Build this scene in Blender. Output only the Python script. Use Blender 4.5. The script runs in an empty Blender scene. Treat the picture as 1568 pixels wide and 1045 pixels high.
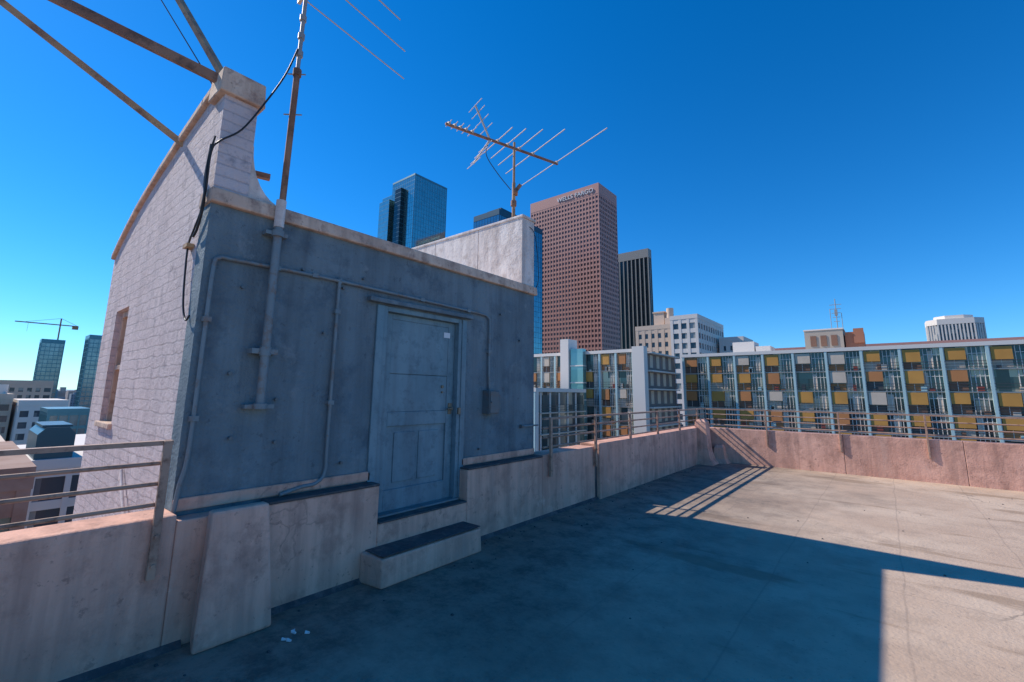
import bpy, math, random
from mathutils import Vector, Matrix
random.seed(7)
scene = bpy.context.scene
# ------------------------------------------------------------------ helpers
class B:
    def __init__(s): s.v=[]; s.f=[]; s.m=[]; s.sm=[]
    def add(s, vs, fs, m=0, smooth=False):
        o=len(s.v); s.v+= [tuple(v) for v in vs]
        for f in fs: s.f.append(tuple(i+o for i in f)); s.m.append(m); s.sm.append(smooth)
    def box(s,x0,x1,y0,y1,z0,z1,m=0):
        s.add([(x0,y0,z0),(x1,y0,z0),(x1,y1,z0),(x0,y1,z0),(x0,y0,z1),(x1,y0,z1),(x1,y1,z1),(x0,y1,z1)],
              [(0,3,2,1),(4,5,6,7),(0,1,5,4),(1,2,6,5),(2,3,7,6),(3,0,4,7)],m)
    def hexa(s,pts,m=0):
        s.add(pts,[(0,3,2,1),(4,5,6,7),(0,1,5,4),(1,2,6,5),(2,3,7,6),(3,0,4,7)],m)
    def prism(s,poly,h0,h1,axis,m=0):
        n=len(poly)
        def P(p,h):
            return (h,p[0],p[1]) if axis=='x' else ((p[0],h,p[1]) if axis=='y' else (p[0],p[1],h))
        vs=[P(p,h0) for p in poly]+[P(p,h1) for p in poly]
        fs=[tuple(range(n))[::-1],tuple(range(n,2*n))]+[(i,(i+1)%n,(i+1)%n+n,i+n) for i in range(n)]
        s.add(vs,fs,m)
    def beam(s,p,q,w,h,m=0):
        p=Vector(p);q=Vector(q);d=(q-p).normalized()
        r=Vector((0,0,1)) if abs(d.z)<.95 else Vector((1,0,0))
        a=d.cross(r).normalized(); b=a.cross(d).normalized()
        vs=[]
        for c in (p,q):
            for sa,sb in((-1,-1),(1,-1),(1,1),(-1,1)):
                vs.append(c+a*sa*w/2+b*sb*h/2)
        s.add(vs,[(0,3,2,1),(4,5,6,7),(0,1,5,4),(1,2,6,5),(2,3,7,6),(3,0,4,7)],m)
    def tube(s,pts,r,m=0,n=10):
        pts=[Vector(p) for p in pts]; N=len(pts)
        rs=r if isinstance(r,(list,tuple)) else [r]*N
        vs=[];prev=None
        for i,p in enumerate(pts):
            d=(pts[min(i+1,N-1)]-pts[max(i-1,0)]).normalized()
            if prev is None:
                ref=Vector((0,0,1)) if abs(d.z)<.9 else Vector((1,0,0))
                a=d.cross(ref).normalized()
            else:
                a=(prev-d*prev.dot(d)).normalized()
            prev=a; b=d.cross(a)
            for k in range(n):
                t=2*math.pi*k/n
                vs.append(p+(a*math.cos(t)+b*math.sin(t))*rs[i])
        fs=[]
        for i in range(N-1):
            for k in range(n):
                fs.append((i*n+k,i*n+(k+1)%n,(i+1)*n+(k+1)%n,(i+1)*n+k))
        s.add(vs,fs,m,True)
        s.add(vs[:n],[tuple(range(n))[::-1]],m); s.add(vs[-n:],[tuple(range(n))],m)
    def obj(s,name,mats,parent=None,bevel=0):
        me=bpy.data.meshes.new(name); me.from_pydata(s.v,[],s.f)
        for mt in mats: me.materials.append(mt)
        me.polygons.foreach_set('material_index',s.m)
        me.polygons.foreach_set('use_smooth',s.sm); me.update()
        o=bpy.data.objects.new(name,me); scene.collection.objects.link(o)
        if bevel:
            md=o.modifiers.new('bevel','BEVEL'); md.width=bevel; md.segments=2; md.limit_method='ANGLE'; md.angle_limit=math.radians(50)
        if parent:
            o.parent=parent; o.matrix_parent_inverse=Matrix.Translation(-Vector(parent.location))
        return o
def empty(name,loc=(0,0,0)):
    e=bpy.data.objects.new(name,None); e.location=loc; scene.collection.objects.link(e); e.empty_display_size=.5; return e
def smooth_path(pts,k=6):
    P=[Vector(p) for p in pts]; P=[P[0]]+P+[P[-1]]; out=[]
    for i in range(1,len(P)-2):
        for j in range(k):
            t=j/k; a,b,c,d=P[i-1],P[i],P[i+1],P[i+2]
            out.append(.5*((2*b)+(c-a)*t+(2*a-5*b+4*c-d)*t*t+(3*b-a-3*c+d)*t**3))
    out.append(P[-2]); return out

# ------------------------------------------------------------------ materials
def nodes(name):
    m=bpy.data.materials.new(name); m.use_nodes=True
    nt=m.node_tree; bs=nt.nodes['Principled BSDF']; return m,nt,bs
def N(nt,t,**k):
    n=nt.nodes.new(t)
    for a,b in k.items(): setattr(n,a,b)
    return n
def mix(nt,fac,a,b,mode='MIX'):
    n=N(nt,'ShaderNodeMix',data_type='RGBA',blend_type=mode)
    for i,v in ((0,fac),(6,a),(7,b)):
        if isinstance(v,(int,float,tuple)): n.inputs[i].default_value=v
        else: nt.links.new(v,n.inputs[i])
    return n.outputs[2]
def mul(nt,a,k):
    n=N(nt,'ShaderNodeMath',operation='MULTIPLY'); nt.links.new(a,n.inputs[0])
    if isinstance(k,(int,float)): n.inputs[1].default_value=k
    else: nt.links.new(k,n.inputs[1])
    return n.outputs[0]
def noise(nt,scale,detail=6,rough=.6,vec=None,stretch=None):
    tc=N(nt,'ShaderNodeTexCoord'); src=tc.outputs['Object']
    if stretch:
        mp=N(nt,'ShaderNodeMapping'); mp.inputs['Scale'].default_value=stretch
        nt.links.new(src,mp.inputs[0]); src=mp.outputs[0]
    n=N(nt,'ShaderNodeTexNoise'); n.inputs['Scale'].default_value=scale
    n.inputs['Detail'].default_value=detail; n.inputs['Roughness'].default_value=rough
    nt.links.new(src,n.inputs['Vector']); return n.outputs['Fac']
def ramp(nt,src,p0,p1,c0=(0,0,0,1),c1=(1,1,1,1)):
    r=N(nt,'ShaderNodeValToRGB'); r.color_ramp.elements[0].position=p0; r.color_ramp.elements[1].position=p1
    r.color_ramp.elements[0].color=c0; r.color_ramp.elements[1].color=c1
    nt.links.new(src,r.inputs[0]); return r.outputs[0]
def cracks(nt,scale):
    tc=N(nt,'ShaderNodeTexCoord'); nz=N(nt,'ShaderNodeTexNoise'); nz.inputs['Scale'].default_value=scale*2.2; nz.inputs['Detail'].default_value=5
    nt.links.new(tc.outputs['Object'],nz.inputs['Vector'])
    ad=N(nt,'ShaderNodeVectorMath',operation='MULTIPLY_ADD'); ad.inputs[1].default_value=(.7/scale,)*3
    nt.links.new(nz.outputs['Color'],ad.inputs[0]); nt.links.new(tc.outputs['Object'],ad.inputs[2])
    v=N(nt,'ShaderNodeTexVoronoi',feature='DISTANCE_TO_EDGE'); v.inputs['Scale'].default_value=scale
    nt.links.new(ad.outputs[0],v.inputs['Vector'])
    line=ramp(nt,v.outputs['Distance'],.003,.009,(1,1,1,1),(0,0,0,1))
    return mul(nt,line,ramp(nt,noise(nt,scale*.9,3,.5),.55,.62))
def bump(nt,bs,src,strength,dist,prev=None):
    b=N(nt,'ShaderNodeBump'); b.inputs['Strength'].default_value=strength; b.inputs['Distance'].default_value=dist
    nt.links.new(src,b.inputs['Height'])
    if prev: nt.links.new(prev,b.inputs['Normal'])
    nt.links.new(b.outputs[0],bs.inputs['Normal']); return b.outputs[0]
def weathered(name,c1,c2,c3=None,scale=2,rough=.85,streak=0,bs_=.3,bd=.01,fine=60,metal=0,spots=None,crack=0,worn=None):
    m,nt,bs=nodes(name)
    col=mix(nt,ramp(nt,noise(nt,scale,4),.40,.60),c1,c2)
    if c3 is not None:
        col=mix(nt,ramp(nt,noise(nt,scale*3.3,7,.7),.50,.66),col,c3)
    if streak:
        st=ramp(nt,noise(nt,7,4,.6,stretch=(1,1,.08)),.42,.72)
        col=mix(nt,mul(nt,st,streak),col,spots or (.05,.04,.04,1))
        col=mix(nt,mul(nt,ramp(nt,noise(nt,14,4,.7),.62,.68),streak),col,spots or (.05,.04,.04,1))
    if worn:
        col=mix(nt,mul(nt,ramp(nt,noise(nt,2.7,8,.75),.60,.68),.75),col,worn)
        col=mix(nt,mul(nt,ramp(nt,noise(nt,3.5,5,.65,stretch=(1,1,.06)),.58,.70),.45),col,worn)
    if crack:
        ck=cracks(nt,crack); col=mix(nt,mul(nt,ck,.4),col,spots or (.05,.04,.04,1))
    nt.links.new(col,bs.inputs['Base Color'])
    bs.inputs['Roughness'].default_value=rough; bs.inputs['Metallic'].default_value=metal
    b1=bump(nt,bs,noise(nt,fine,3,.6),bs_,bd)
    bump(nt,bs,noise(nt,scale*3,4,.6),bs_,bd*3,b1)
    return m
def plain(name,c,rough=.6,metal=0,var=.15,scale=.5):
    m,nt,bs=nodes(name)
    c2=tuple(x*(1-var) for x in c[:3])+(1,)
    nt.links.new(mix(nt,noise(nt,scale,2),c,c2),bs.inputs['Base Color'])
    bs.inputs['Roughness'].default_value=rough; bs.inputs['Metallic'].default_value=metal; return m
def glass(name,c1,c2,cell,rough=.12,metal=0.0,bright=None):
    """window glass; tone varies from pane to pane"""
    m,nt,bs=nodes(name)
    tc=N(nt,'ShaderNodeTexCoord'); mp=N(nt,'ShaderNodeMapping')
    mp.inputs['Scale'].default_value=tuple(1/x for x in cell); nt.links.new(tc.outputs['Object'],mp.inputs[0])
    fl=N(nt,'ShaderNodeVectorMath',operation='FLOOR'); nt.links.new(mp.outputs[0],fl.inputs[0])
    wn=N(nt,'ShaderNodeTexWhiteNoise'); nt.links.new(fl.outputs[0],wn.inputs['Vector'])
    col=mix(nt,wn.outputs['Value'],c1,c2)
    if bright: col=mix(nt,ramp(nt,wn.outputs['Value'],.80,.84),col,bright)
    nt.links.new(col,bs.inputs['Base Color']); bs.inputs['Roughness'].default_value=rough; bs.inputs['Metallic'].default_value=metal
    return m

M_blue=weathered('blue_grey_painted_stucco',(.125,.178,.205,1),(.180,.238,.262,1),(.098,.142,.172,1),.9,.75,.55,.75,.014,45,spots=(.068,.085,.098,1),worn=(.225,.265,.28,1))
M_door=weathered('blue_door_paint',(.15,.25,.29,1),(.195,.29,.325,1),(.115,.19,.225,1),2.5,.5,.4,.12,.003,30,spots=(.08,.10,.12,1))
M_pink=weathered('tan_parapet_plaster',(.68,.365,.265,1),(.80,.46,.34,1),(.52,.285,.21,1),1.1,.9,.6,.5,.010,50,spots=(.29,.155,.12,1),crack=.9,worn=(.76,.48,.37,1))
M_tan=weathered('pale_coping_concrete',(.66,.45,.33,1),(.74,.54,.40,1),(.40,.26,.2,1),2.2,.9,.6,.5,.008,50,spots=(.22,.13,.10,1))
M_conc=weathered('whitewashed_concrete',(.77,.67,.60,1),(.83,.74,.67,1),(.58,.49,.43,1),1.6,.9,.5,.5,.01,40,spots=(.36,.28,.24,1))
M_tar=weathered('roofing_tar',(.055,.055,.06,1),(.09,.08,.08,1),(.16,.13,.12,1),3,.85,0,.6,.01,30)
M_galv=weathered('painted_conduit',(.155,.205,.225,1),(.195,.24,.255,1),(.20,.14,.11,1),3,.5,0,.1,.002,60)
M_box=weathered('grey_enclosure_paint',(.10,.13,.145,1),(.13,.16,.17,1),(.16,.12,.1,1),3,.45,0,.1,.002,60)
M_rust=weathered('rusty_steel',(.24,.11,.065,1),(.34,.18,.11,1),(.13,.07,.045,1),2.2,.8,0,.4,.003,70)
M_rusty_yel=weathered('faded_yellow_steel',(.52,.32,.16,1),(.40,.23,.12,1),(.24,.12,.07,1),2,.7,0,.3,.003,60)
M_rail=weathered('rail_paint_brown',(.36,.22,.16,1),(.44,.28,.20,1),(.19,.10,.065,1),3,.6,0,.3,.003,60)
M_alu=plain('aluminium',(.70,.56,.46,1),.6,.2,.2,6)
M_black=plain('black_rubber',(.015,.015,.017,1),.5,0,.2,6)
M_galvg=weathered('galvanised_pipe',(.38,.36,.34,1),(.32,.30,.28,1),None,1.5,.5,0,.1,.001,60,metal=.2)
M_white=plain('white_label',(.8,.8,.8,1),.5)
M_brass=plain('worn_lock_metal',(.22,.18,.13,1),.45,.5)

def brick_wall():
    m,nt,bs=nodes('painted_brick_side')
    tc=N(nt,'ShaderNodeTexCoord'); sp=N(nt,'ShaderNodeSeparateXYZ'); cb=N(nt,'ShaderNodeCombineXYZ')
    nt.links.new(tc.outputs['Object'],sp.inputs[0]); nt.links.new(sp.outputs[0],cb.inputs[0]); nt.links.new(sp.outputs[2],cb.inputs[1])
    nz=N(nt,'ShaderNodeTexNoise'); nz.inputs['Scale'].default_value=5; nt.links.new(cb.outputs[0],nz.inputs['Vector'])
    ad=N(nt,'ShaderNodeVectorMath',operation='MULTIPLY_ADD'); ad.inputs[1].default_value=(.05,.05,.05)
    nt.links.new(nz.outputs['Color'],ad.inputs[0]); nt.links.new(cb.outputs[0],ad.inputs[2])
    br=N(nt,'ShaderNodeTexBrick'); br.inputs['Scale'].default_value=1; br.inputs['Brick Width'].default_value=.25; br.inputs['Row Height'].default_value=.09
    br.inputs['Mortar Size'].default_value=.011; br.inputs['Mortar Smooth'].default_value=.8
    br.inputs['Color1'].default_value=(1,1,1,1);br.inputs['Color2'].default_value=(.6,.6,.6,1);br.inputs['Mortar'].default_value=(.1,.1,.1,1)
    nt.links.new(ad.outputs[0],br.inputs['Vector'])
    col=mix(nt,ramp(nt,noise(nt,1.2,4),.35,.68),(.68,.565,.55,1),(.78,.66,.64,1))
    col=mix(nt,ramp(nt,noise(nt,6,7,.7),.53,.66),col,(.47,.39,.395,1))
    col=mix(nt,mul(nt,ramp(nt,noise(nt,5,4,.6,stretch=(1,1,.1)),.45,.75),.5),col,(.40,.34,.35,1))
    col=mix(nt,mul(nt,br.outputs['Fac'],.33),col,(.32,.27,.28,1))
    nt.links.new(col,bs.inputs['Base Color']); bs.inputs['Roughness'].default_value=.95
    b1=bump(nt,bs,br.outputs['Color'],.5,.012)
    bump(nt,bs,noise(nt,18,6,.72),.9,.04,b1)
    return m
M_brick=brick_wall()
def deck():
    m,nt,bs=nodes('roof_deck_coating')
    col=mix(nt,ramp(nt,noise(nt,.55,4),.40,.60),(.50,.355,.25,1),(.60,.45,.325,1))
    col=mix(nt,ramp(nt,noise(nt,2.3,8,.72),.50,.70),col,(.41,.295,.21,1))
    col=mix(nt,mul(nt,ramp(nt,noise(nt,.7,5,.6,stretch=(.5,2,1)),.59,.64),.7),col,(.31,.205,.13,1))
    col=mix(nt,mul(nt,ramp(nt,noise(nt,25,4,.7),.60,.68),.6),col,(.24,.18,.14,1))
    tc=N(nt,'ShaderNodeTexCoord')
    # patchy grime, plus painted darkening towards the bulkhead that deepens its shade
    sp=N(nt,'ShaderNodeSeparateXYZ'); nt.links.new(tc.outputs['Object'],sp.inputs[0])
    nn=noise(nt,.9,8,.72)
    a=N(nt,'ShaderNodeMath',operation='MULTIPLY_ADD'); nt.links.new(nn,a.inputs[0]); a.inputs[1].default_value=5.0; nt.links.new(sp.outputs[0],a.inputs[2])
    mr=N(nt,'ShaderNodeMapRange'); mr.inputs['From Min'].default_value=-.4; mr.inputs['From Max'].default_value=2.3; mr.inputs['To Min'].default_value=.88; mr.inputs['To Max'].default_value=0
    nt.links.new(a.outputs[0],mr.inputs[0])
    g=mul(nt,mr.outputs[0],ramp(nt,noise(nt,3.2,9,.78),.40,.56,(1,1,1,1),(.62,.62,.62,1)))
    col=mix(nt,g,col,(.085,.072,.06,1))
    nz=N(nt,'ShaderNodeTexNoise'); nz.inputs['Scale'].default_value=1.5; nt.links.new(tc.outputs['Object'],nz.inputs['Vector'])
    ad=N(nt,'ShaderNodeVectorMath',operation='MULTIPLY_ADD'); ad.inputs[1].default_value=(.06,.06,.0)
    nt.links.new(nz.outputs['Color'],ad.inputs[0]); nt.links.new(tc.outputs['Object'],ad.inputs[2])
    br=N(nt,'ShaderNodeTexBrick'); br.offset=0; br.inputs['Scale'].default_value=1; br.inputs['Brick Width'].default_value=.92; br.inputs['Row Height'].default_value=5.2
    br.inputs['Mortar Size'].default_value=.012; br.inputs['Mortar Smooth'].default_value=.9
    br.inputs['Color1'].default_value=(0,0,0,1);br.inputs['Color2'].default_value=(0,0,0,1);br.inputs['Mortar'].default_value=(1,1,1,1)
    nt.links.new(ad.outputs[0],br.inputs['Vector'])
    col=mix(nt,mul(nt,br.outputs['Color'],.3),col,(.2,.15,.12,1))
    col=mix(nt,mul(nt,cracks(nt,.6),.5),col,(.12,.09,.07,1))
    nt.links.new(col,bs.inputs['Base Color']); bs.inputs['Roughness'].default_value=.9
    b1=bump(nt,bs,noise(nt,40,4,.6),.5,.01); bump(nt,bs,noise(nt,2.5,4,.6),.5,.03,b1)
    return m
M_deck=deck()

# ------------------------------------------------------------------ camera
TH=math.radians(39.5); PT=math.radians(9.5); RL=.0117
r0=Vector((math.cos(TH),math.sin(TH),0)); fw=Vector((-math.sin(TH)*math.cos(PT),math.cos(TH)*math.cos(PT),math.sin(PT)))
u0=r0.cross(fw); rr=(r0+u0*RL).normalized(); uu=(u0-r0*RL).normalized()
cam=bpy.data.cameras.new('camera'); co=bpy.data.objects.new('camera',cam); scene.collection.objects.link(co)
Mx=Matrix((( rr.x,uu.x,-fw.x,0),(rr.y,uu.y,-fw.y,0),(rr.z,uu.z,-fw.z,1.6),(0,0,0,1)))
co.matrix_world=Mx; cam.lens=36*685/1568; cam.sensor_width=36; cam.shift_y=-35/1568; cam.clip_start=.05; cam.clip_end=30000; scene.camera=co

# ------------------------------------------------------------------ light
sd=Vector((-1.15,-.32,1)).normalized()
sun=bpy.data.lights.new('sun','SUN'); sun.energy=5.0; sun.angle=math.radians(.5); sun.color=(1,.92,.82)
so=bpy.data.objects.new('sun',sun); scene.collection.objects.link(so); so.rotation_euler=sd.to_track_quat('Z','Y').to_euler(); so.location=(-20,-10,30)
w=bpy.data.worlds.new('World'); scene.world=w; w.use_nodes=True; nt=w.node_tree
sk=nt.nodes.new('ShaderNodeTexSky'); sk.sky_type='NISHITA'; sk.sun_disc=False
sk.sun_elevation=math.asin(sd.z); sk.sun_rotation=math.atan2(sd.x,sd.y)%(2*math.pi)
sk.altitude=100; sk.air_density=1.0; sk.dust_density=.05; sk.ozone_density=2.0
tm=nt.nodes.new('ShaderNodeMix'); tm.data_type='RGBA'; tm.blend_type='MULTIPLY'; tm.inputs[0].default_value=1; tm.inputs[7].default_value=(.60,.98,1.40,1)
hs=nt.nodes.new('ShaderNodeHueSaturation'); hs.inputs['Saturation'].default_value=1.15
nt.links.new(sk.outputs[0],tm.inputs[6]); nt.links.new(tm.outputs[2],hs.inputs['Color']); nt.links.new(hs.outputs[0],nt.nodes['Background'].inputs[0])
nt.nodes['Background'].inputs[1].default_value=.122
scene.view_settings.view_transform='Standard'; scene.view_settings.look='None'; scene.view_settings.exposure=0

# ------------------------------------------------------------------ roof deck & own building
b=B(); b.box(-3.9,26,-16,12.35,-45,-.30,0); b.obj('own_building_walls',[M_pink])
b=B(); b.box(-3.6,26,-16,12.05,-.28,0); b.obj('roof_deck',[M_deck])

pp=empty('parapet_wall',(-3.7,-4,0)); b=B()
b.box(-3.9,-3.6,-16,1.0,-.3,.80)
b.obj('wall',[M_pink],pp,.015)
b=B(); b.hexa([(-3.6,1.15,0),(-3.40,1.10,0),(-3.40,1.58,0),(-3.6,1.55,0),(-3.6,1.17,.80),(-3.50,1.17,.80),(-3.50,1.53,.80),(-3.6,1.53,.80)])
b.obj('buttress',[M_pink],pp,.02)
pp=empty('parapet_wall',(-3.7,3,0)); b=B()
b.box(-3.75,-3.6,1.0,2.52,-.3,.76); b.box(-3.75,-3.6,2.52,3.64,-.3,.43); b.box(-3.75,-3.6,3.64,5.04,-.3,.76)
b.box(-3.9,-3.6,5.04,6.44,-.3,.79)
b.obj('wall',[M_pink],pp,.01)
b=B(); b.box(-3.74,-3.590,1.56,2.515,.762,.782); b.box(-3.74,-3.590,3.645,5.04,.762,.782)
b.box(-3.75,-3.59,2.53,3.63,.432,.447)
b.obj('tar_cap',[M_tar],pp,.005)
b=B(); b.box(-3.82,-3.60,6.44,6.50,-.3,.70); b.obj('expansion_gap',[M_tar],pp)
pp=empty('parapet_wall',(-3.7,9,0)); b=B(); b.box(-3.9,-3.54,6.50,12.35,-.3,.83); b.obj('wall',[M_pink],pp,.015)
pp=empty('parapet_wall',(8,12.2,0)); b=B()
xs=[-3.54,-.78,1.05,3.9,7,10,13,16,20,26]
for i in range(len(xs)-1): b.box(xs[i]+(.004 if i else 0),xs[i+1]-.004,12.05,12.35,-.3,.80)
b.obj('wall',[M_pink],pp,.006)
b=B(); b.box(-3.5,26,12.06,12.34,-.29,.79); b.obj('joint_filler',[M_tar],pp)
b=B()
for a,c in ((-16,1.1),(1.58,2.4),(3.6,6.5)): b.prism([(-3.6,0),(-3.565,0),(-3.6,.035)],a,c,'y')
b.obj('base_flashing',[M_tar])
b=B(); b.hexa([(-3.6,2.36,0),(-3.33,2.40,0),(-3.33,3.60,0),(-3.6,3.60,0),(-3.6,2.36,.24),(-3.34,2.40,.225),(-3.34,3.59,.225),(-3.6,3.60,.24)])
st=empty('concrete_step',(-3.45,3,0)); b.obj('step_block',[M_pink],st,.015)
b=B(); b.box(-3.598,-3.345,2.41,3.585,.2405,.2475); b.obj('tread',[M_tar],st)

# ------------------------------------------------------------------ penthouse
ph=empty('rooftop_stair_bulkhead',(-5,3,0))
X0=-3.75
b=B()
b.box(-3.95,X0,1.0,2.55,-3,2.98); b.box(-3.95,X0,3.62,5.04,-3,2.98); b.box(-3.95,X0,2.55,3.62,2.44,2.98); b.box(-3.95,X0,2.55,3.62,-3,.44)
b.obj('front_wall',[M_blue],ph)
b=B()
prof=[(-7.25,3.17),(-6.95,3.31),(-6.6,3.44),(-6.3,3.54),(-6.0,3.62),(-5.4,3.75),(-4.8,3.86),(-4.2,3.95),(-3.952,3.99)]
for (xa,za),(xb,zb) in zip(prof[:-1],prof[1:]):
    segs=[(-45,None)] if not(-6.61<xa and xb<-5.99) else [(-45,1.25),(2.45,None)]
    for z0,z1 in segs:
        ta=za if z1 is None else z1; tb=zb if z1 is None else z1
        b.hexa([(xa,1.002,z0),(xb,1.002,z0),(xb,1.24,z0),(xa,1.24,z0),(xa,1.002,ta),(xb,1.002,tb),(xb,1.24,tb),(xa,1.24,ta)])
b.box(-3.952,-3.752,1.002,1.24,3.1,4.0)
b.obj('side_wall',[M_brick],ph)
b=B()
pr=prof[:-1]+[(-3.74,4.0)]
for (xa,za),(xb,zb) in zip(pr[:-1],pr[1:]):
    b.hexa([(xa,.965,za),(xb,.965,zb),(xb,1.27,zb),(xa,1.27,za),(xa,.965,za+.07),(xb,.965,zb+.07),(xb,1.27,zb+.07),(xa,1.27,za+.07)])
b.hexa([(-4.0,.955,3.88),(-3.71,.955,3.88),(-3.71,1.285,3.88),(-4.0,1.285,3.88),(-4.0,.965,4.09),(-3.72,.965,4.09),(-3.72,1.275,4.09),(-4.0,1.275,4.09)])
b.obj('side_coping',[M_tan],ph,.012)
b=B()
arc=[(1.24,3.1),(1.52,3.1)]+[(1.52-.27*math.sin(t),3.55-.44*math.cos(t)) for t in [i*math.pi/2/8 for i in range(1,9)]]+[(1.24,3.56)]
b.prism(arc,-3.98,-3.77,'x'); b.obj('corner_fillet',[M_conc],ph)
b=B()
for xa,xb in ((-6.9,-5.62),(-5.61,-4.62),(-4.61,X0)): b.box(xa,xb,4.76,5.038,3.105,4.08)
b.box(-7.2,-3.952,4.80,5.036,-45,3.1)
b.obj('far_side_wall',[M_conc],ph,.006)
b=B(); b.box(-6.92,-3.73,4.745,5.055,4.08,4.12); b.obj('far_coping',[M_conc],ph,.01)
b=B(); b.box(-7.2,-3.95,1.24,4.8,2.85,2.97); b.box(-7.2,-7.0,1.24,4.8,-45,2.85); b.obj('roof_slab',[M_conc],ph)
b=B(); b.hexa([(-3.99,.985,2.98),(-3.70,.985,2.98),(-3.70,5.07,2.98),(-3.99,5.07,2.98),(-3.99,.985,3.11),(-3.715,.985,3.10),(-3.715,5.07,3.10),(-3.99,5.07,3.11)])
b.obj('front_coping',[M_tan],ph,.015)
b=B(); b.box(X0,-3.725,1.0,2.5,.79,.875); b.box(X0,-3.725,3.66,5.03,.79,.87); b.obj('base_band',[M_pink],ph,.01)
b=B()
b.box(-3.93,-3.735,2.55,2.60,.44,2.44); b.box(-3.93,-3.735,3.57,3.62,.44,2.44); b.box(-3.93,-3.737,2.60,3.57,2.39,2.44)
b.box(X0,-3.725,2.47,2.55,.44,2.44); b.box(X0,-3.725,3.62,3.69,.44,2.44)
b.obj('door_frame',[M_door],ph,.006)
b=B()
b.box(-3.86,-3.82,2.602,3.568,.465,2.388)
fx=-3.80
b.box(-3.82,fx,2.602,2.70,.465,2.388); b.box(-3.82,fx,3.47,3.568,.465,2.388)
b.box(-3.82,fx,2.70,3.47,2.33,2.388); b.box(-3.82,fx,2.70,3.47,1.26,1.40); b.box(-3.82,fx,2.70,3.47,.465,.66)
b.box(-3.82,fx-.003,2.70,3.47,1.78,2.33); b.box(-3.82,fx-.006,2.70,3.47,1.40,1.776)
b.box(-3.82,-3.81,2.80,3.07,.72,1.20); b.box(-3.82,-3.81,3.11,3.38,.72,1.20)
b.obj('door_leaf',[M_door],ph,.006)
b=B(); b.box(-3.75,-3.68,2.36,3.76,2.455,2.50); b.obj('door_hood',[M_blue],ph,.008)
b=B(); b.box(-3.95,-3.70,2.55,3.62,.448,.466); b.obj('threshold',[M_galv],ph,.004)
b=B(); b.tube([(-3.80,3.52,1.42),(-3.755,3.52,1.42)],.016); b.tube([(-3.76,3.53,1.42),(-3.76,3.45,1.418)],.010)
b.box(-3.80,-3.79,3.495,3.545,1.36,1.48); b.tube([(-3.80,3.40,1.66),(-3.79,3.40,1.66)],.018); b.tube([(-3.80,3.40,1.60),(-3.79,3.40,1.60)],.012); b.box(-3.735,-3.715,3.58,3.615,1.36,1.43)
b.obj('door_handle',[M_brass],ph)
b=B(); b.box(-3.80,-3.797,3.40,3.49,2.21,2.27); b.obj('door_label',[M_white],ph)
b=B()
for z in (.7,1.4,2.2): b.tube([(-3.79,2.60,z-.05),(-3.79,2.60,z+.05)],.011)
b.obj('door_hinges',[M_box],ph)
b=B(); b.box(-6.62,-6.54,1.05,1.2,1.25,2.45); b.box(-6.06,-5.99,1.05,1.2,1.25,2.45); b.box(-6.54,-6.06,1.05,1.2,2.38,2.45); b.box(-6.54,-6.06,1.05,1.2,1.80,1.85); b.box(-6.66,-5.96,.97,1.19,1.20,1.252)
b.obj('side_window_frame',[M_tan],ph,.006)
b=B(); b.box(-6.54,-6.06,1.12,1.14,1.25,2.4); b.obj('side_window_glass',[glass('dusty_glass',(.05,.06,.07,1),(.09,.1,.11,1),(.3,.3,.3))],ph)
xc=-3.722
b=B()
r=.015
b.tube(smooth_path([(xc,1.0,.72),(xc,1.02,.95),(xc,1.05,1.2),(xc,1.055,2.0),(xc,1.06,2.48),(xc,1.09,2.565),(xc,1.2,2.575),(xc,1.8,2.585),(xc,2.6,2.575),(xc,3.5,2.56),(xc,3.93,2.55),(xc,4.05,2.52),(xc,4.08,2.42),(xc,4.08,1.9),(xc,4.10,1.63)]),r)
b.tube(smooth_path([(xc,2.06,2.56),(xc,2.05,2.50),(xc,2.05,1.2),(xc,2.05,.93),(xc,1.98,.845),(xc,1.85,.83),(-3.70,1.68,.80)]),r)
b.tube([(xc,4.75,1.17),(xc,5.10,1.17)],.012)
for y,z in ((1.055,1.4),(1.058,2.1),(1.5,2.58),(1.82,2.585),(3.0,2.57),(3.7,2.555),(2.05,2.3),(2.05,1.5),(4.08,2.1)):
    b.box(X0,-3.703,y-.026,y+.026,z-.018,z+.018)
b.obj('conduit_pipes',[M_galv],ph)
b=B(); b.box(X0,-3.64,4.01,4.19,1.35,1.63); b.box(-3.64,-3.628,4.02,4.18,1.36,1.62); b.box(X0,-3.68,4.20,4.26,1.40,1.58); b.tube([(-3.628,4.04,1.49),(-3.615,4.04,1.49)],.012); b.tube([(xc,4.75,1.17),(xc,4.72,1.17)],.025)
b.obj('electrical_box',[M_box],ph,.008)
b=B()
xm=-3.665
b.tube([(xm,1.455,1.48),(xm,1.46,2.93)],.032,0,14); b.tube([(xm,1.455,1.46),(xm,1.455,1.50)],.05,0,14)
b.tube([(xm,1.455,1.86),(xm,1.455,1.93)],.041,0,14); b.tube([(xm,1.46,2.82),(xm,1.46,2.87)],.046,0,14)
b.box(X0,xm,1.36,1.55,1.875,1.915); b.box(X0,xm,1.37,1.54,2.83,2.86); b.box(X0,xm,1.35,1.56,1.462,1.492)
b.obj('mast_sleeve',[M_galv],ph)
b=B()
for y,z in ((1.60,1.53),(2.10,2.53),(1.72,2.62),(2.30,2.66),(1.27,2.38),(1.25,1.72),(4.3,2.6),(1.95,2.1),(4.7,2.3),(2.2,.98),(1.62,1.2),(3.95,.95),(1.3,1.25)):
    b.tube([(X0,y,z),(X0+.03,y,z)],.013)
b.obj('wall_anchors',[M_box],ph)

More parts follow.
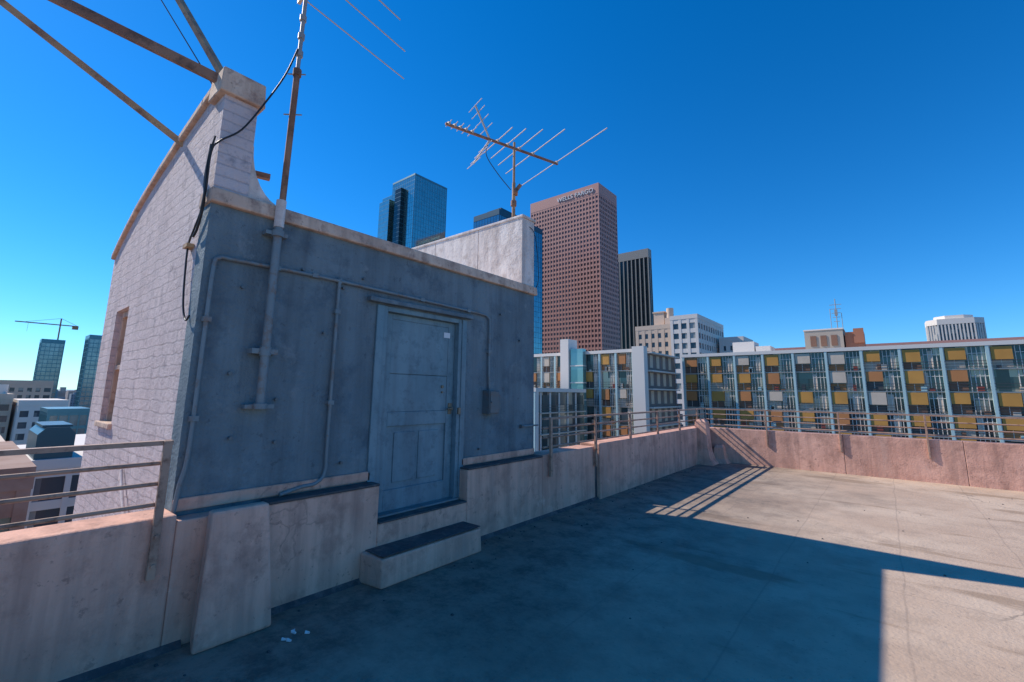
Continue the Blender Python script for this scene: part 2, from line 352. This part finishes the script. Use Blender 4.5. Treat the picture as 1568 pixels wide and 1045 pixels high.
# ------------------------------------------------------------------ left antenna
an=empty('tv_antenna',(xm,1.46,3))
b=B(); b.tube([(xm,1.46,2.93),(xm+.01,1.465,3.1),(xm+.03,1.47,4.28)],.025,0,12); b.tube([(xm,1.46,2.9),(xm,1.462,3.13)],.038,1,12)
b.tube([(xm+.03,1.47,4.26),(xm+.03,1.47,4.32)],.034,0,12)
b.obj('mast_lower',[M_rust,M_conc],an)
b=B(); b.tube([(xm+.03,1.47,4.2),(xm+.04,1.48,5.5)],.017,0,10)
for z in (4.45,4.62,4.80): b.tube([(xm+.03,1.474,z),(xm+.03,1.475,z+.05)],.028,0,10)
b.obj('mast_upper',[M_galvg],an)
b=B(); bz=5.10
b.beam((-3.80,1.49,bz),(-2.2,1.30,bz),.028,.028)
for x,h in ((-3.74,1.25),(-3.42,1.0),(-3.16,.72),(-2.9,.6),(-2.6,.5)):
    b.tube([(x+.12*h,1.48-h,bz+.02),(x-.12*h,1.48+h,bz+.02)],.006,0,6)
b.obj('yagi_array',[M_alu],an)
b=B()
for z in (4.28,3.9): b.tube([(xm-.03,1.42,z),(xm+.08,1.52,z)],.006)
b.obj('clamp',[M_galvg],an)

# ------------------------------------------------------------------ right antenna
an=empty('tv_antenna',(-4.05,4.92,4.1))
b=B(); b.tube([(-4.05,4.92,4.10),(-4.05,4.92,4.75)],.026,0,12); b.tube([(-4.05,4.92,4.7),(-4.05,4.92,5.42)],.019,0,10)
b.box(-4.12,-3.98,4.86,4.98,4.12,4.15); b.obj('mast',[M_rusty_yel],an)
b=B(); b.tube([(-4.05,4.90,4.60),(-4.0,4.95,4.60)],.06,0,10); b.tube([(-4.05,4.92,4.38),(-4.05,4.92,4.46)],.045,0,10); b.tube([(-4.05,4.92,4.58),(-3.97,4.98,4.72)],.03,0,8)
b.obj('rotor_and_clamps',[M_rust],an)
p0=Vector((-4.40,3.82,5.32)); p1=Vector((-3.79,5.73,5.32)); d=(p1-p0).normalized(); pe=Vector((d.y,-d.x,0))
b=B(); b.beam(p0,p1,.03,.03)
b.obj('boom',[M_rust],an)
b=B()
for s,h in ((.05,.10),(.14,.11),(.23,.12),(.32,.13),(.42,.14),(.85,.42),(1.03,.50),(1.24,.62),(1.50,.80),(1.98,1.16)):
    c=p0+d*s+Vector((0,0,.025)); b.tube([c-pe*h,c+pe*h],.0075 if h>.3 else .006,0,6)
    b.box(c.x-.02,c.x+.02,c.y-.02,c.y+.02,c.z-.03,c.z+.012)
c0=p0+d*.72
for sg in (1,-1):
    e=c0-d*.26+Vector((0,0,.46*sg))
    b.beam(c0,e,.02,.02)
    for k in (.3,.55,.8,1.0):
        q=c0.lerp(e,k); b.tube([q-pe*.2,q+pe*.2],.0055,0,6)
b.obj('elements',[M_alu],an)
b=B(); b.tube(smooth_path([c0,c0+d*(-.06)+Vector((0,0,-.25)),(-4.12,4.6,4.82),(-4.06,4.86,4.62)]),.006,0,6)
b.tube(smooth_path([(-3.80,4.80,4.0),(-3.72,5.0,3.9),(-3.70,5.08,3.3),(-3.74,5.08,3.1)]),.005,0,6); b.obj('feed_cable',[M_black],an)

# ------------------------------------------------------------------ steel frame on the left
sf=empty('steel_sign_frame',(-4,1,4))
def ext(p,q,k): p=Vector(p);q=Vector(q); return p+(q-p)*k
b=B(); A1=(-3.79,1.08,3.99)
b.beam(A1,ext(A1,(-4.6,.153,4.53),2.6),.055,.07)
b.obj('main_beam',[M_rust],sf)
b=B(); A2=(-4.80,1.04,3.82); b.beam(A2,ext(A2,(-5.71,-.14,4.92),2.2),.055,.055); b.obj('lower_beam',[M_rusty_yel],sf)
b=B(); A3=(-3.86,1.02,4.06); b.beam(A3,ext(A3,(-4.54,.81,4.99),2.2),.065,.04); b.obj('upright_beam',[M_rusty_yel],sf)
b=B(); b.beam((-4.5,1.2,3.62),(-4.38,1.62,3.62),.06,.05); b.obj('stub_beam',[M_rust],sf)
b=B(); b.tube([(-4.0,1.0,4.02),ext((-4.0,1.0,4.02),(-4.75,.72,5.05),2)],.005,0,6)
b.obj('guy_wire',[M_black],sf)

# ------------------------------------------------------------------ black cables
cb=empty('antenna_cable',(-3.7,1,3.4))
b=B()
b.tube(smooth_path([(-3.62,1.45,4.50),(-3.64,1.38,4.22),(-3.67,1.27,3.93),(-3.70,1.13,3.62),(-3.73,1.0,3.47),(-3.77,.965,3.38),(-3.80,.97,3.1),(-3.86,.975,2.95),(-3.98,.975,2.82),(-4.08,.975,2.7),(-4.06,.975,2.45),(-4.0,.975,2.22),(-3.90,.975,2.10),(-3.80,.97,2.12)]),.007,0,8)
b.tube(smooth_path([(-3.77,.96,3.44),(-3.84,.965,3.2),(-3.79,.965,2.98),(-3.86,.965,2.8),(-3.96,.97,2.75)]),.009,0,8)
b.tube(smooth_path([(-3.74,.97,3.5),(-3.79,.955,3.3),(-3.76,.955,3.05),(-3.82,.96,2.9),(-3.78,.96,3.08)]),.007,0,8)
b.obj('cable',[M_black],cb)
b=B(); b.box(-4.12,-4.02,.95,1.0,2.68,2.71); b.obj('cable_bracket',[M_rusty_yel],cb)
b=B(); b.tube(smooth_path([(-5.2,.985,.9),(-5.0,.97,.75),(-4.7,.96,.55),(-4.4,.97,.35)]),.012,0,8); b.tube(smooth_path([(-4.6,.97,.45),(-4.4,.95,.65),(-4.15,.96,.72)]),.02,1,8); b.obj('loose_pipes',[M_conc,M_rusty_yel],cb)

# ------------------------------------------------------------------ railings
ZR=(1.26,1.135,1.01,.885)
def railing(name,p,q,posts,off,zr=ZR,zb=.45):
    p=Vector(p);q=Vector(q);d=(q-p).normalized(); e=empty(name,p)
    b=B()
    for i,z in enumerate(zr):
        if i==0: b.beam(p+Vector((0,0,z)),q+Vector((0,0,z)),.05,.028)
        else: b.tube([p+Vector((0,0,z)),q+Vector((0,0,z))],.013,0,8)
    b.obj('rails',[M_rail],e)
    b=B()
    for s in posts:
        c=p+d*s+Vector(off)
        b.beam(c+Vector((0,0,zb)),c+Vector((0,0,zr[0]+.012)),.045,.03)
        for z in (zb+.08,zb+.25): b.tube([c+Vector((0,0,z))-Vector(off)*.5,c+Vector((0,0,z))+Vector(off).normalized()*.028],.012,0,8)
    b.obj('posts',[M_rail],e,.003)
    return e
railing('roof_railing',(-3.60,.92,0),(-3.60,-15,0),[.03,1.6,3.2,4.8,6.4,8,9.6,11.2,12.8,14.4],(.027,0,0))
railing('roof_railing',(-3.60,5.05,0),(-3.60,12.1,0),[.13,1.36,2.62,3.88,5.13,6.35],(.04,0,0),zb=.50)
railing('roof_railing',(-3.55,12.10,0),(26,12.10,0),[1.35+1.38*i for i in range(21)],(0,-.07,0))

# flared plaster piers in the far corner
cv=empty('corner_pier',(-3.4,11.6,0))
b=B()
def flare(cx,cy,levels):
    for (z0,a0,b0),(z1,a1,b1) in zip(levels[:-1],levels[1:]):
        b.hexa([(cx-a0,cy-b0,z0),(cx+a0,cy-b0,z0),(cx+a0,cy+b0,z0),(cx-a0,cy+b0,z0),(cx-a1,cy-b1,z1),(cx+a1,cy-b1,z1),(cx+a1,cy+b1,z1),(cx-a1,cy+b1,z1)])
flare(-3.47,11.45,[(0,.27,.25),(.12,.20,.2),(.35,.15,.16),(.80,.13,.15),(.98,.12,.14),(1.03,.07,.09)])
flare(-3.22,11.92,[(0,.2,.2),(.1,.13,.14),(.36,.10,.12),(.42,.06,.08)])
b.obj('plaster_pier',[M_pink],cv)
b=B()
for i in range(5):
    x=-3.12+random.uniform(-.1,.1); y=1.62+random.uniform(-.08,.08); a=random.uniform(0,6); k=.6
    c,s=math.cos(a)*.05*k,math.sin(a)*.05*k; c2,s2=-math.sin(a)*.02*k,math.cos(a)*.02*k
    b.hexa([(x,y,.004),(x+c,y+s,.004),(x+c+c2,y+s+s2,.004),(x+c2,y+s2,.004),(x,y,.010),(x+c,y+s,.018),(x+c+c2,y+s+s2,.012),(x+c2,y+s2,.02)])
b.obj('litter_scraps',[M_white])
b=B()
rg=random.Random(3)
for i in range(130):
    if i<90: x=-3.56+abs(rg.gauss(0,.25)); y=rg.uniform(.5,11)
    else: x=rg.uniform(-3.2,3.5); y=rg.uniform(1.5,11.5)
    s=rg.uniform(.005,.012)
    if -3.62<x<-3.3 and 2.3<y<3.65: continue
    if x<-3.38 and 1.05<y<1.6: continue
    b.hexa([(x-s,y-s,.001),(x+s*1.2,y-s*.8,.001),(x+s,y+s,.001),(x-s*.9,y+s*1.1,.001),(x-s*.5,y-s*.6,s),(x+s*.6,y-s*.4,s*1.1),(x+s*.5,y+s*.5,s*.8),(x-s*.4,y+s*.5,s)])
b.obj('roof_grit',[M_tar])

# ------------------------------------------------------------------ city
GZ=-45
m,nt2,bs=nodes('city_ground')
nt2.links.new(mix(nt2,ramp(nt2,noise(nt2,.02,6,.7),.4,.6),(.10,.10,.10,1),(.2,.18,.16,1)),bs.inputs['Base Color']); bs.inputs['Roughness'].default_value=.9
b=B(); b.add([(-14000,-14000,GZ),(14000,-14000,GZ),(14000,14000,GZ),(-14000,14000,GZ)],[(0,1,2,3)]); b.obj('ground',[m])

def tower(name,x0,x1,y0,y1,z1,fh,bay,wall,gl,sp,pw,proud=.25,z0=GZ,cap=3):
    e=empty(name,((x0+x1)/2,(y0+y1)/2,z0))
    g=B(); g.box(x0+proud,x1-proud,y0+proud,y1-proud,z0,z1-.5); g.obj('glazing',[gl],e)
    w=B(); n=int((z1-cap-z0)/fh)
    if sp>0:
        for i in range(n+1):
            z=z1-cap-i*fh; w.box(x0+.08,x1-.08,y0+.08,y1-.08,z-sp,z)
    nx=max(1,round((x1-x0)/bay)); ny=max(1,round((y1-y0)/bay))
    for i in range(nx+1):
        x=x0+(x1-x0-pw)*i/nx; w.box(x,x+pw,y0,y0+.6,z0,z1-cap+.01); w.box(x,x+pw,y1-.6,y1,z0,z1-cap+.01)
    for i in range(1,ny):
        y=y0+(y1-y0-pw)*i/ny; w.box(x1-.6,x1,y,y+pw,z0,z1-cap+.01); w.box(x0,x0+.6,y,y+pw,z0,z1-cap+.01)
    w.box(x0-.05,x1+.05,y0-.05,y1+.05,z1-cap,z1)
    w.obj('walls',[wall],e); return e

M_red=plain('red_granite',(.58,.27,.215,1),.6,0,.12,.05)
G_red=glass('bronze_glass',(.12,.07,.065,1),(.20,.11,.09,1),(3.0,3.0,3.9),.25)
rt=tower('red_granite_tower',-232,-163,306,338,171,3.9,3.0,M_red,G_red,1.75,.95,.35,cap=9)
tx=bpy.data.curves.new('sign_letters','FONT'); tx.body='WELLS FARGO'; tx.size=5.2; tx.extrude=.25; tx.space_character=1.05
to=bpy.data.objects.new('sign_letters',tx); scene.collection.objects.link(to); to.rotation_euler=(math.pi/2,0,0); to.location=(-203,305.6,164.2)
tx.materials.append(M_white); to.parent=rt; to.matrix_parent_inverse=Matrix.Translation(-Vector(rt.location))
M_dk=plain('dark_stone',(.28,.27,.25,1),.6,0,.1,.05)
G_dk=glass('black_glass',(.01,.02,.025,1),(.02,.035,.04,1),(4,4,4),.15)
tower('dark_office_tower',-215,-170,420,428,147,4,4.4,M_dk,G_dk,0,1.1,.5,cap=9)
G_b=glass('blue_mirror_glass',(.26,.42,.40,1),(.31,.48,.45,1),(2.6,2.6,3.8),.07,.85)
M_bm=plain('blue_mullion',(.10,.24,.28,1),.35,.4,.1,.1)
M_bd=plain('dark_blue_mullion',(.03,.09,.12,1),.35,.4,.1,.1)
e=tower('blue_glass_tower',-309,-279,212,247,178,3.8,2.6,M_bm,G_b,.22,.09,.1,cap=1.5)
for nm,(x0,x1,y0,y1,z1) in {'tier_west':(-326,-309.2,214,247,169),'tier_slot':(-300,-292,208.5,211.9,168),'tier_bay':(-318,-304,206,211.9,160)}.items():
    g=B(); g.box(x0,x1,y0,y1,GZ,z1); g.obj(nm,[G_b if nm!='tier_slot' else G_dk],e)
    w=B()
    for i in range(int((z1-GZ)/3.8)): w.box(x0-.05,x1+.05,y0-.05,y1+.05,z1-i*3.8-.25,z1-i*3.8)
    w.obj(nm+'_bands',[M_bm],e)
e=tower('blue_glass_office',-214,-190,215.5,266,125,3.8,2.6,M_bd,glass('deep_blue_glass',(.13,.26,.3,1),(.17,.32,.36,1),(2.6,2.6,3.8),.08,.85),.22,.09,.1,cap=4)
g=B(); g.box(-207,-194,222,258,125,129); g.obj('roof_plant',[M_bd],e)

M_cream=plain('cream_wall',(.66,.50,.38,1),.8,0,.12,.08); M_wh=plain('white_wall',(.79,.71,.63,1),.8,0,.1,.08)
G_w=glass('window_glass',(.03,.05,.07,1),(.07,.1,.13,1),(1.7,1.7,3.3),.15,0,(.3,.3,.28,1))
tower('cream_hotel',-71,-55,160,185,27,3.3,2.6,M_cream,G_w,1.5,1.2,.3,cap=1.6)
tower('white_hotel',-54,-45,150,181,28,3.3,2.9,M_wh,G_w,1.4,.9,.3,cap=1.4)
e=empty('hotel_roof_penthouse',(-63,168,27)); g=B(); g.box(-66,-62,166,174,27,32.5); g.box(-61,-57,164,170,27,30); g.box(-66.3,-61.7,165.7,174.3,32.5,33); g.tube([(-60,167,30),(-60,167,34)],1.3,0,16); g.obj('blocks',[M_cream],e)
tower('white_annex',-44,-36,170,185,22,3.3,3,M_wh,G_w,1.6,1.4,.3,cap=1.5)
tower('beige_office',-100,-71.5,230,260,18,3.3,3,M_cream,G_w,1.6,1.2,.3,cap=2)
tower('beige_office',-140,-101,215,240,10,3.3,3,M_cream,G_w,1.6,1.2,.3,cap=2)
e=empty('white_office_tower',(50,500,GZ)); g=B()
def cham(x0,x1,y0,y1,c): return [(x0+c,y0),(x1-c,y0),(x1,y0+c),(x1,y1-c),(x1-c,y1),(x0+c,y1),(x0,y1-c),(x0,y0+c)]
P=cham(33,66,500,526,6); g.prism(P,GZ,60,'z'); g.obj('glazing',[G_w],e); g=B()
for i in range(8):
    A=Vector(P[i]);C=Vector(P[(i+1)%8]); n=max(2,int((C-A).length/2.0))
    for k in range(n):
        q=A.lerp(C,k/n); g.box(q.x-.45,q.x+.45,q.y-.45,q.y+.45,GZ,62)
g.prism(cham(32.5,66.5,499.5,526.5,6.2),60.5,65,'z'); g.prism(cham(38,61,503,522,6),65,68,'z'); g.obj('fins',[M_wh],e)

# ---- colourful apartments
M_ochre=plain('ochre_panel',(.76,.36,.075,1),.7,0,.5,.3); M_och2=plain('rust_panel',(.60,.24,.08,1),.7,0,.3,.4); M_brn=plain('brown_panel',(.28,.14,.085,1),.7,0,.3,.4)
M_teal=plain('teal_column',(.50,.66,.64,1),.5,0,.15,.4); M_slab=plain('balcony_slab',(.66,.55,.45,1),.8,0,.2,.4)
M_curt=plain('curtain',(.75,.60,.46,1),.9,0,.3,.8); M_drail=plain('dark_rail',(.08,.08,.08,1),.6)
M_tglass=glass('teal_glass',(.14,.30,.30,1),(.26,.44,.44,1),(1.2,1.2,2.75),.12,.3); M_rd=plain('red_item',(.35,.07,.05,1),.8)
G_ap=glass('apartment_glass',(.03,.045,.05,1),(.11,.17,.17,1),(1.05,1.05,1.375),.12,.2,(.42,.38,.30,1))
def apartment(name,xa,xb,y0,depth,ztop,bay=4.0,fh=2.75,och=.95,side=False):
    e=empty(name,((xa+xb)/2,y0,GZ)); g=B(); g.box(xa,xb,y0-.1,y0+depth,GZ,ztop-.3); g.obj('glazing',[G_ap],e)
    w=B(); n=int((ztop-GZ)/fh); nb=int(round((xb-xa)/bay)); bay=(xb-xa)/nb
    rnd=random.random
    for f in range(n):
        zt=ztop-.5-f*fh; zb=zt-fh
        w.box(xa+.02,xb-.02,y0-.40,y0+.5,zb-.0,zb+.13,3)
        for i in range(nb):
            x=xa+i*bay
            if rnd()<och:
                hi=1.0+.4*rnd(); sh=.3*rnd()
                w.box(x+.25+sh*.3,x+.25+bay*.42+sh,y0-.44,y0-.11,zb+hi,zt-.06,random.choice((0,0,0,0,8,8,8,4)))
                w.box(x+.27,x+.23+bay*.44,y0-.20,y0-.11,zb+.17,zb+hi-.1,random.choice((1,1,8,4,5)))
                w.box(x+.25+bay*.2,x+.31+bay*.2,y0-.22,y0-.2,zb+.17,zb+hi,6)
            for k in range(4):
                xx=x+.25+bay*.50+k*(bay*.48-.25)/4
                w.box(xx,xx+.07,y0-.22,y0-.1,zb+.13,zt,6)
            w.box(x+.25+bay*.50,x+bay-.05,y0-.21,y0-.1,zb+1.95,zb+2.02,6)
            if rnd()<.5: xx=x+bay*(.5+.3*rnd()); w.box(xx,xx+.35+.5*rnd(),y0-.16,y0-.105,zb+.3,zt-.3,4)
            for _ in range(2):
                if rnd()<.45: xx=x+bay*(.1+.7*rnd()); w.box(xx,xx+.3+.4*rnd(),y0-.38,y0-.23,zb+.13,zb+.4+.6*rnd(),random.choice((4,1,5,7,3,2)))
            for zz in (.35,.7,1.05): w.box(x+.15,x+bay-.02,y0-.50,y0-.455,zb+zz,zb+zz+.045,5)
    for i in range(nb+1):
        x=xa+i*bay
        w.box(x-.15,x+.15,y0-.56,y0-.2,GZ,ztop+.05,2)
        w.box(x+.17,x+.24,y0-.48,y0+.1,GZ,ztop-.4,6)
    if side:
        for f in range(n):
            zb=ztop-.5-(f+1)*fh; w.box(xb,xb+.5,y0+.3,y0+depth-.2,zb,zb+.16,3)
            for zz in (.4,.75,1.1): w.box(xb+.46,xb+.5,y0+.3,y0+depth-.2,zb+zz,zb+zz+.05,5)
            for k in range(int(depth/2.2)): w.box(xb,xb+.12,y0+.6+2.2*k,y0+.9+2.2*k,zb+.16,zb+fh,6)
    w.box(xa-.3,xb+.3,y0-.6,y0+depth+.2,ztop-.4,ztop+.1,6)
    w.obj('facade',[M_ochre,M_brn,M_teal,M_slab,M_curt,M_drail,M_wh,M_rd,M_och2],e)
    return e
apartment('apartment_building',-26,66,78,16,8.3)
e=apartment('apartment_building',-52,-29.2,65,13,8.4,bay=2.85,och=.8)
w=B(); w.box(-29.1,-27.2,64,65.3,GZ,8.8,0)
w.box(-41.5,-39.9,63.2,66,GZ,10.6,0)
w.box(-39.8,-37.4,63.6,64.6,GZ,8.9,1)
for z in [8.9-2.75*i for i in range(1,18)]: w.box(-39.85,-37.35,63.5,64.7,z-.12,z+.08,0)
w.box(-29,-27.6,65.3,78,GZ,8.2,2)
for f in range(19):
    z=8.3-.3-f*2.75; w.box(-27.7,-26.6,65.6,77.2,z-.2,z,0)
    for y in (67,69.6,72.2,74.8): w.box(-27.6,-27.5,y,y+1.1,z-2.3,z-.3,3)
w.obj('end_walls',[M_wh,M_tglass,plain('taupe_wall',(.25,.2,.18,1),.8),M_curt],e)
apartment('apartment_building',-55,-35.2,48,12,2.2,bay=2.6,och=.4,side=True)
e=empty('rooftop_plant_room',(-5,92,8.3)); w=B(); w.box(-9.4,-4.2,88,93,8.3,12.3,0); w.box(-4.0,-1.6,88.5,93,8.3,11.8,1); w.box(-2.9,-1.6,88.3,88.5,10.0,12.3,1); w.box(-20.5,-17,88,92,8.3,11.1,2); w.box(-16.8,-14.5,88,92,8.3,10.2,2)
w.box(-9.5,-4.1,87.9,93.1,12.3,12.5,2)
for x in (-8.6,-7.2,-5.8): w.box(x,x+.8,87.9,88,9.7,11.4,3)
w.obj('blocks',[plain('tan_plant_room',(.46,.38,.3,1),.8),plain('rusty_plant',(.4,.16,.09,1),.8),M_wh,M_brn],e)
e=empty('radio_mast',(-4.9,90,12.4)); w=B()
w.tube([(-4.9,90,12.4),(-4.9,90,17.6)],.07,0,6)
for k in range(5): w.box(-5.3-.1*k,-4.5+.1*k,89.95,90.05,13.8+.7*k,13.87+.7*k)
w.box(-5.1,-4.7,89.8,90.2,14.8,15.8); w.tube([(-5.7,90,12.4),(-5.7,90,16)],.05,0,6); w.tube([(-4.2,90,12.4),(-4.2,90,15.2)],.05,0,6)
w.obj('mast',[M_galvg],e)
tower('brown_warehouse',-22,66,100,125,10.8,3.5,5,M_red,G_w,1.6,1.2,.3,cap=1.5)

# ---- left side city
G_far=glass('far_glass',(.18,.22,.24,1),(.24,.29,.31,1),(3,3,3.6),.15,.5)
tower('glass_highrise',-582,-568,39.5,54.5,44,3.6,3,M_bm,G_far,.6,.3,.2)
tower('glass_highrise',-520,-500,61.5,80,45,3.6,3,M_bm,G_far,.6,.3,.2)
e=empty('construction_crane',(-575,50,44)); w=B()
w.beam((-575,50,40),(-575,50,64),1.0,1.0); w.beam((-575,22,58),(-575,62,58),.9,.9); w.beam((-575,50,64),(-575,28,58.4),.25,.25); w.beam((-575,50,64),(-575,61,58.4),.25,.25); w.box(-577,-573,58,62,55,57.8); w.beam((-575,30,58),(-575,30,50),.15,.15)
w.obj('crane_frame',[M_rusty_yel],e)
tower('beige_loft_building',-262,-222,-30,11.5,-.6,3.6,2.7,M_cream,G_w,1.6,1.2,.3,cap=1.8)
tower('beige_loft_building',-245,-215,12.5,24,-2.5,3.6,2.7,M_wh,G_w,1.6,1.2,.3,cap=1.8)
tower('beige_loft_building',-360,-330,8,30,5,3.6,3,M_cream,G_w,1.6,1.3,.3,cap=2)
tower('beige_loft_building',-160,-135,-6,7,-9,3.6,2.7,M_cream,G_w,1.6,1.2,.3,cap=1.6)
tower('glass_office',-190,-172,15.5,24,-4,3.6,2.2,M_bm,G_far,.8,.3,.2,cap=1)
tower('beige_loft_building',-118,-96,9.8,22,-7,3.6,2.6,M_wh,G_w,1.7,1.3,.3,cap=1.6)
e=empty('roof_water_tank_house',(-232,0,-.6)); w=B(); w.box(-240,-230,2,7,-.6,2.6); w.box(-236,-226,-9,-3,-.6,1.8); w.tube([(-228,9,-.6),(-228,9,2.5)],1.2,0,12); w.obj('blocks',[M_wh],e)
e=tower('grey_office_block',-90,-70,5.7,12,-6,3.3,2.6,M_wh,G_w,.9,.5,.3,cap=1)
w=B(); w.prism([(5.9,-6),(8.9,-6),(8.9,-3.4),(8.3,-2.7),(6.5,-2.7),(5.9,-3.4)],-80,-70.5,'x'); w.box(-79,-71,6.2,8.6,-2.7,-2.45)
w.obj('roof_tank',[M_bd],e)
e=tower('brick_loft_building',-60,-40,-20,3.5,-3.1,3.6,2.6,weathered('brown_brick',(.30,.17,.12,1),(.38,.24,.18,1),None,.4,.9,0,.2,.01,20),G_ap,1.5,1.2,.3,cap=1.3)
w=B(); w.box(-56,-50,-2,1.5,-3.1,-1.6); w.tube([(-45,1,-3.1),(-45,1,-2)],.5,0,12); w.tube([(-44,-3,-3.1),(-44,-3,-2.3)],.6,0,12); w.obj('roof_units',[M_cream],e)
w=B()
for i in range(1500):
    t=random.random()**.6; R=270+t*3800
    ang=random.uniform(math.radians(95),math.radians(200)) if i%4 else random.uniform(math.radians(20),math.radians(120))
    x=R*math.cos(ang); y=R*math.sin(ang)
    if -390<x<80 and 0<y<540: continue
    if -600<x<-480 and 20<y<90: continue
    s=random.uniform(7,20); s2=random.uniform(7,20); h=random.choice((12,16,22,28,36,40,44,46))*random.uniform(.75,1.0)
    if R>600 and random.random()<.09: h*=1.3
    mi=random.randrange(5)
    w.box(x-s,x+s,y-s2,y+s2,GZ,GZ+h,mi)
    if R<1500:
        w.box(x-s*.4,x+s*.2,y-s2*.4,y+s2*.3,GZ+h,GZ+h+3,mi)
        z=GZ+h-2.2
        while z>GZ+2 and z>GZ+h-26:
            n=int(s2*2/4)
            for k in range(n): w.box(x+s-.1,x+s+.06,y-s2+1+k*4,y-s2+3.4+k*4,z-1.7,z,5)
            z-=3.6
w.obj('distant_city_blocks',[plain('d1',(.46,.42,.38,1),.9),plain('d2',(.36,.31,.28,1),.9),plain('d3',(.55,.52,.5,1),.9),plain('d4',(.24,.3,.34,1),.9),plain('d5',(.40,.32,.28,1),.9),G_w])
w=B(); n=90; vs=[];fs=[]
for i in range(n+1):
    a=math.radians(20+190*i/n); R=9500
    h=60+45*math.sin(i*.31)+30*math.sin(i*.83+1)+15*math.sin(i*1.9)
    vs+= [(R*math.cos(a),R*math.sin(a),GZ),(R*1.05*math.cos(a),R*1.05*math.sin(a),GZ+max(20,h)),(R*1.2*math.cos(a),R*1.2*math.sin(a),GZ)]
for i in range(n):
    o=i*3; fs+=[(o,o+1,o+4,o+3),(o+1,o+2,o+5,o+4)]
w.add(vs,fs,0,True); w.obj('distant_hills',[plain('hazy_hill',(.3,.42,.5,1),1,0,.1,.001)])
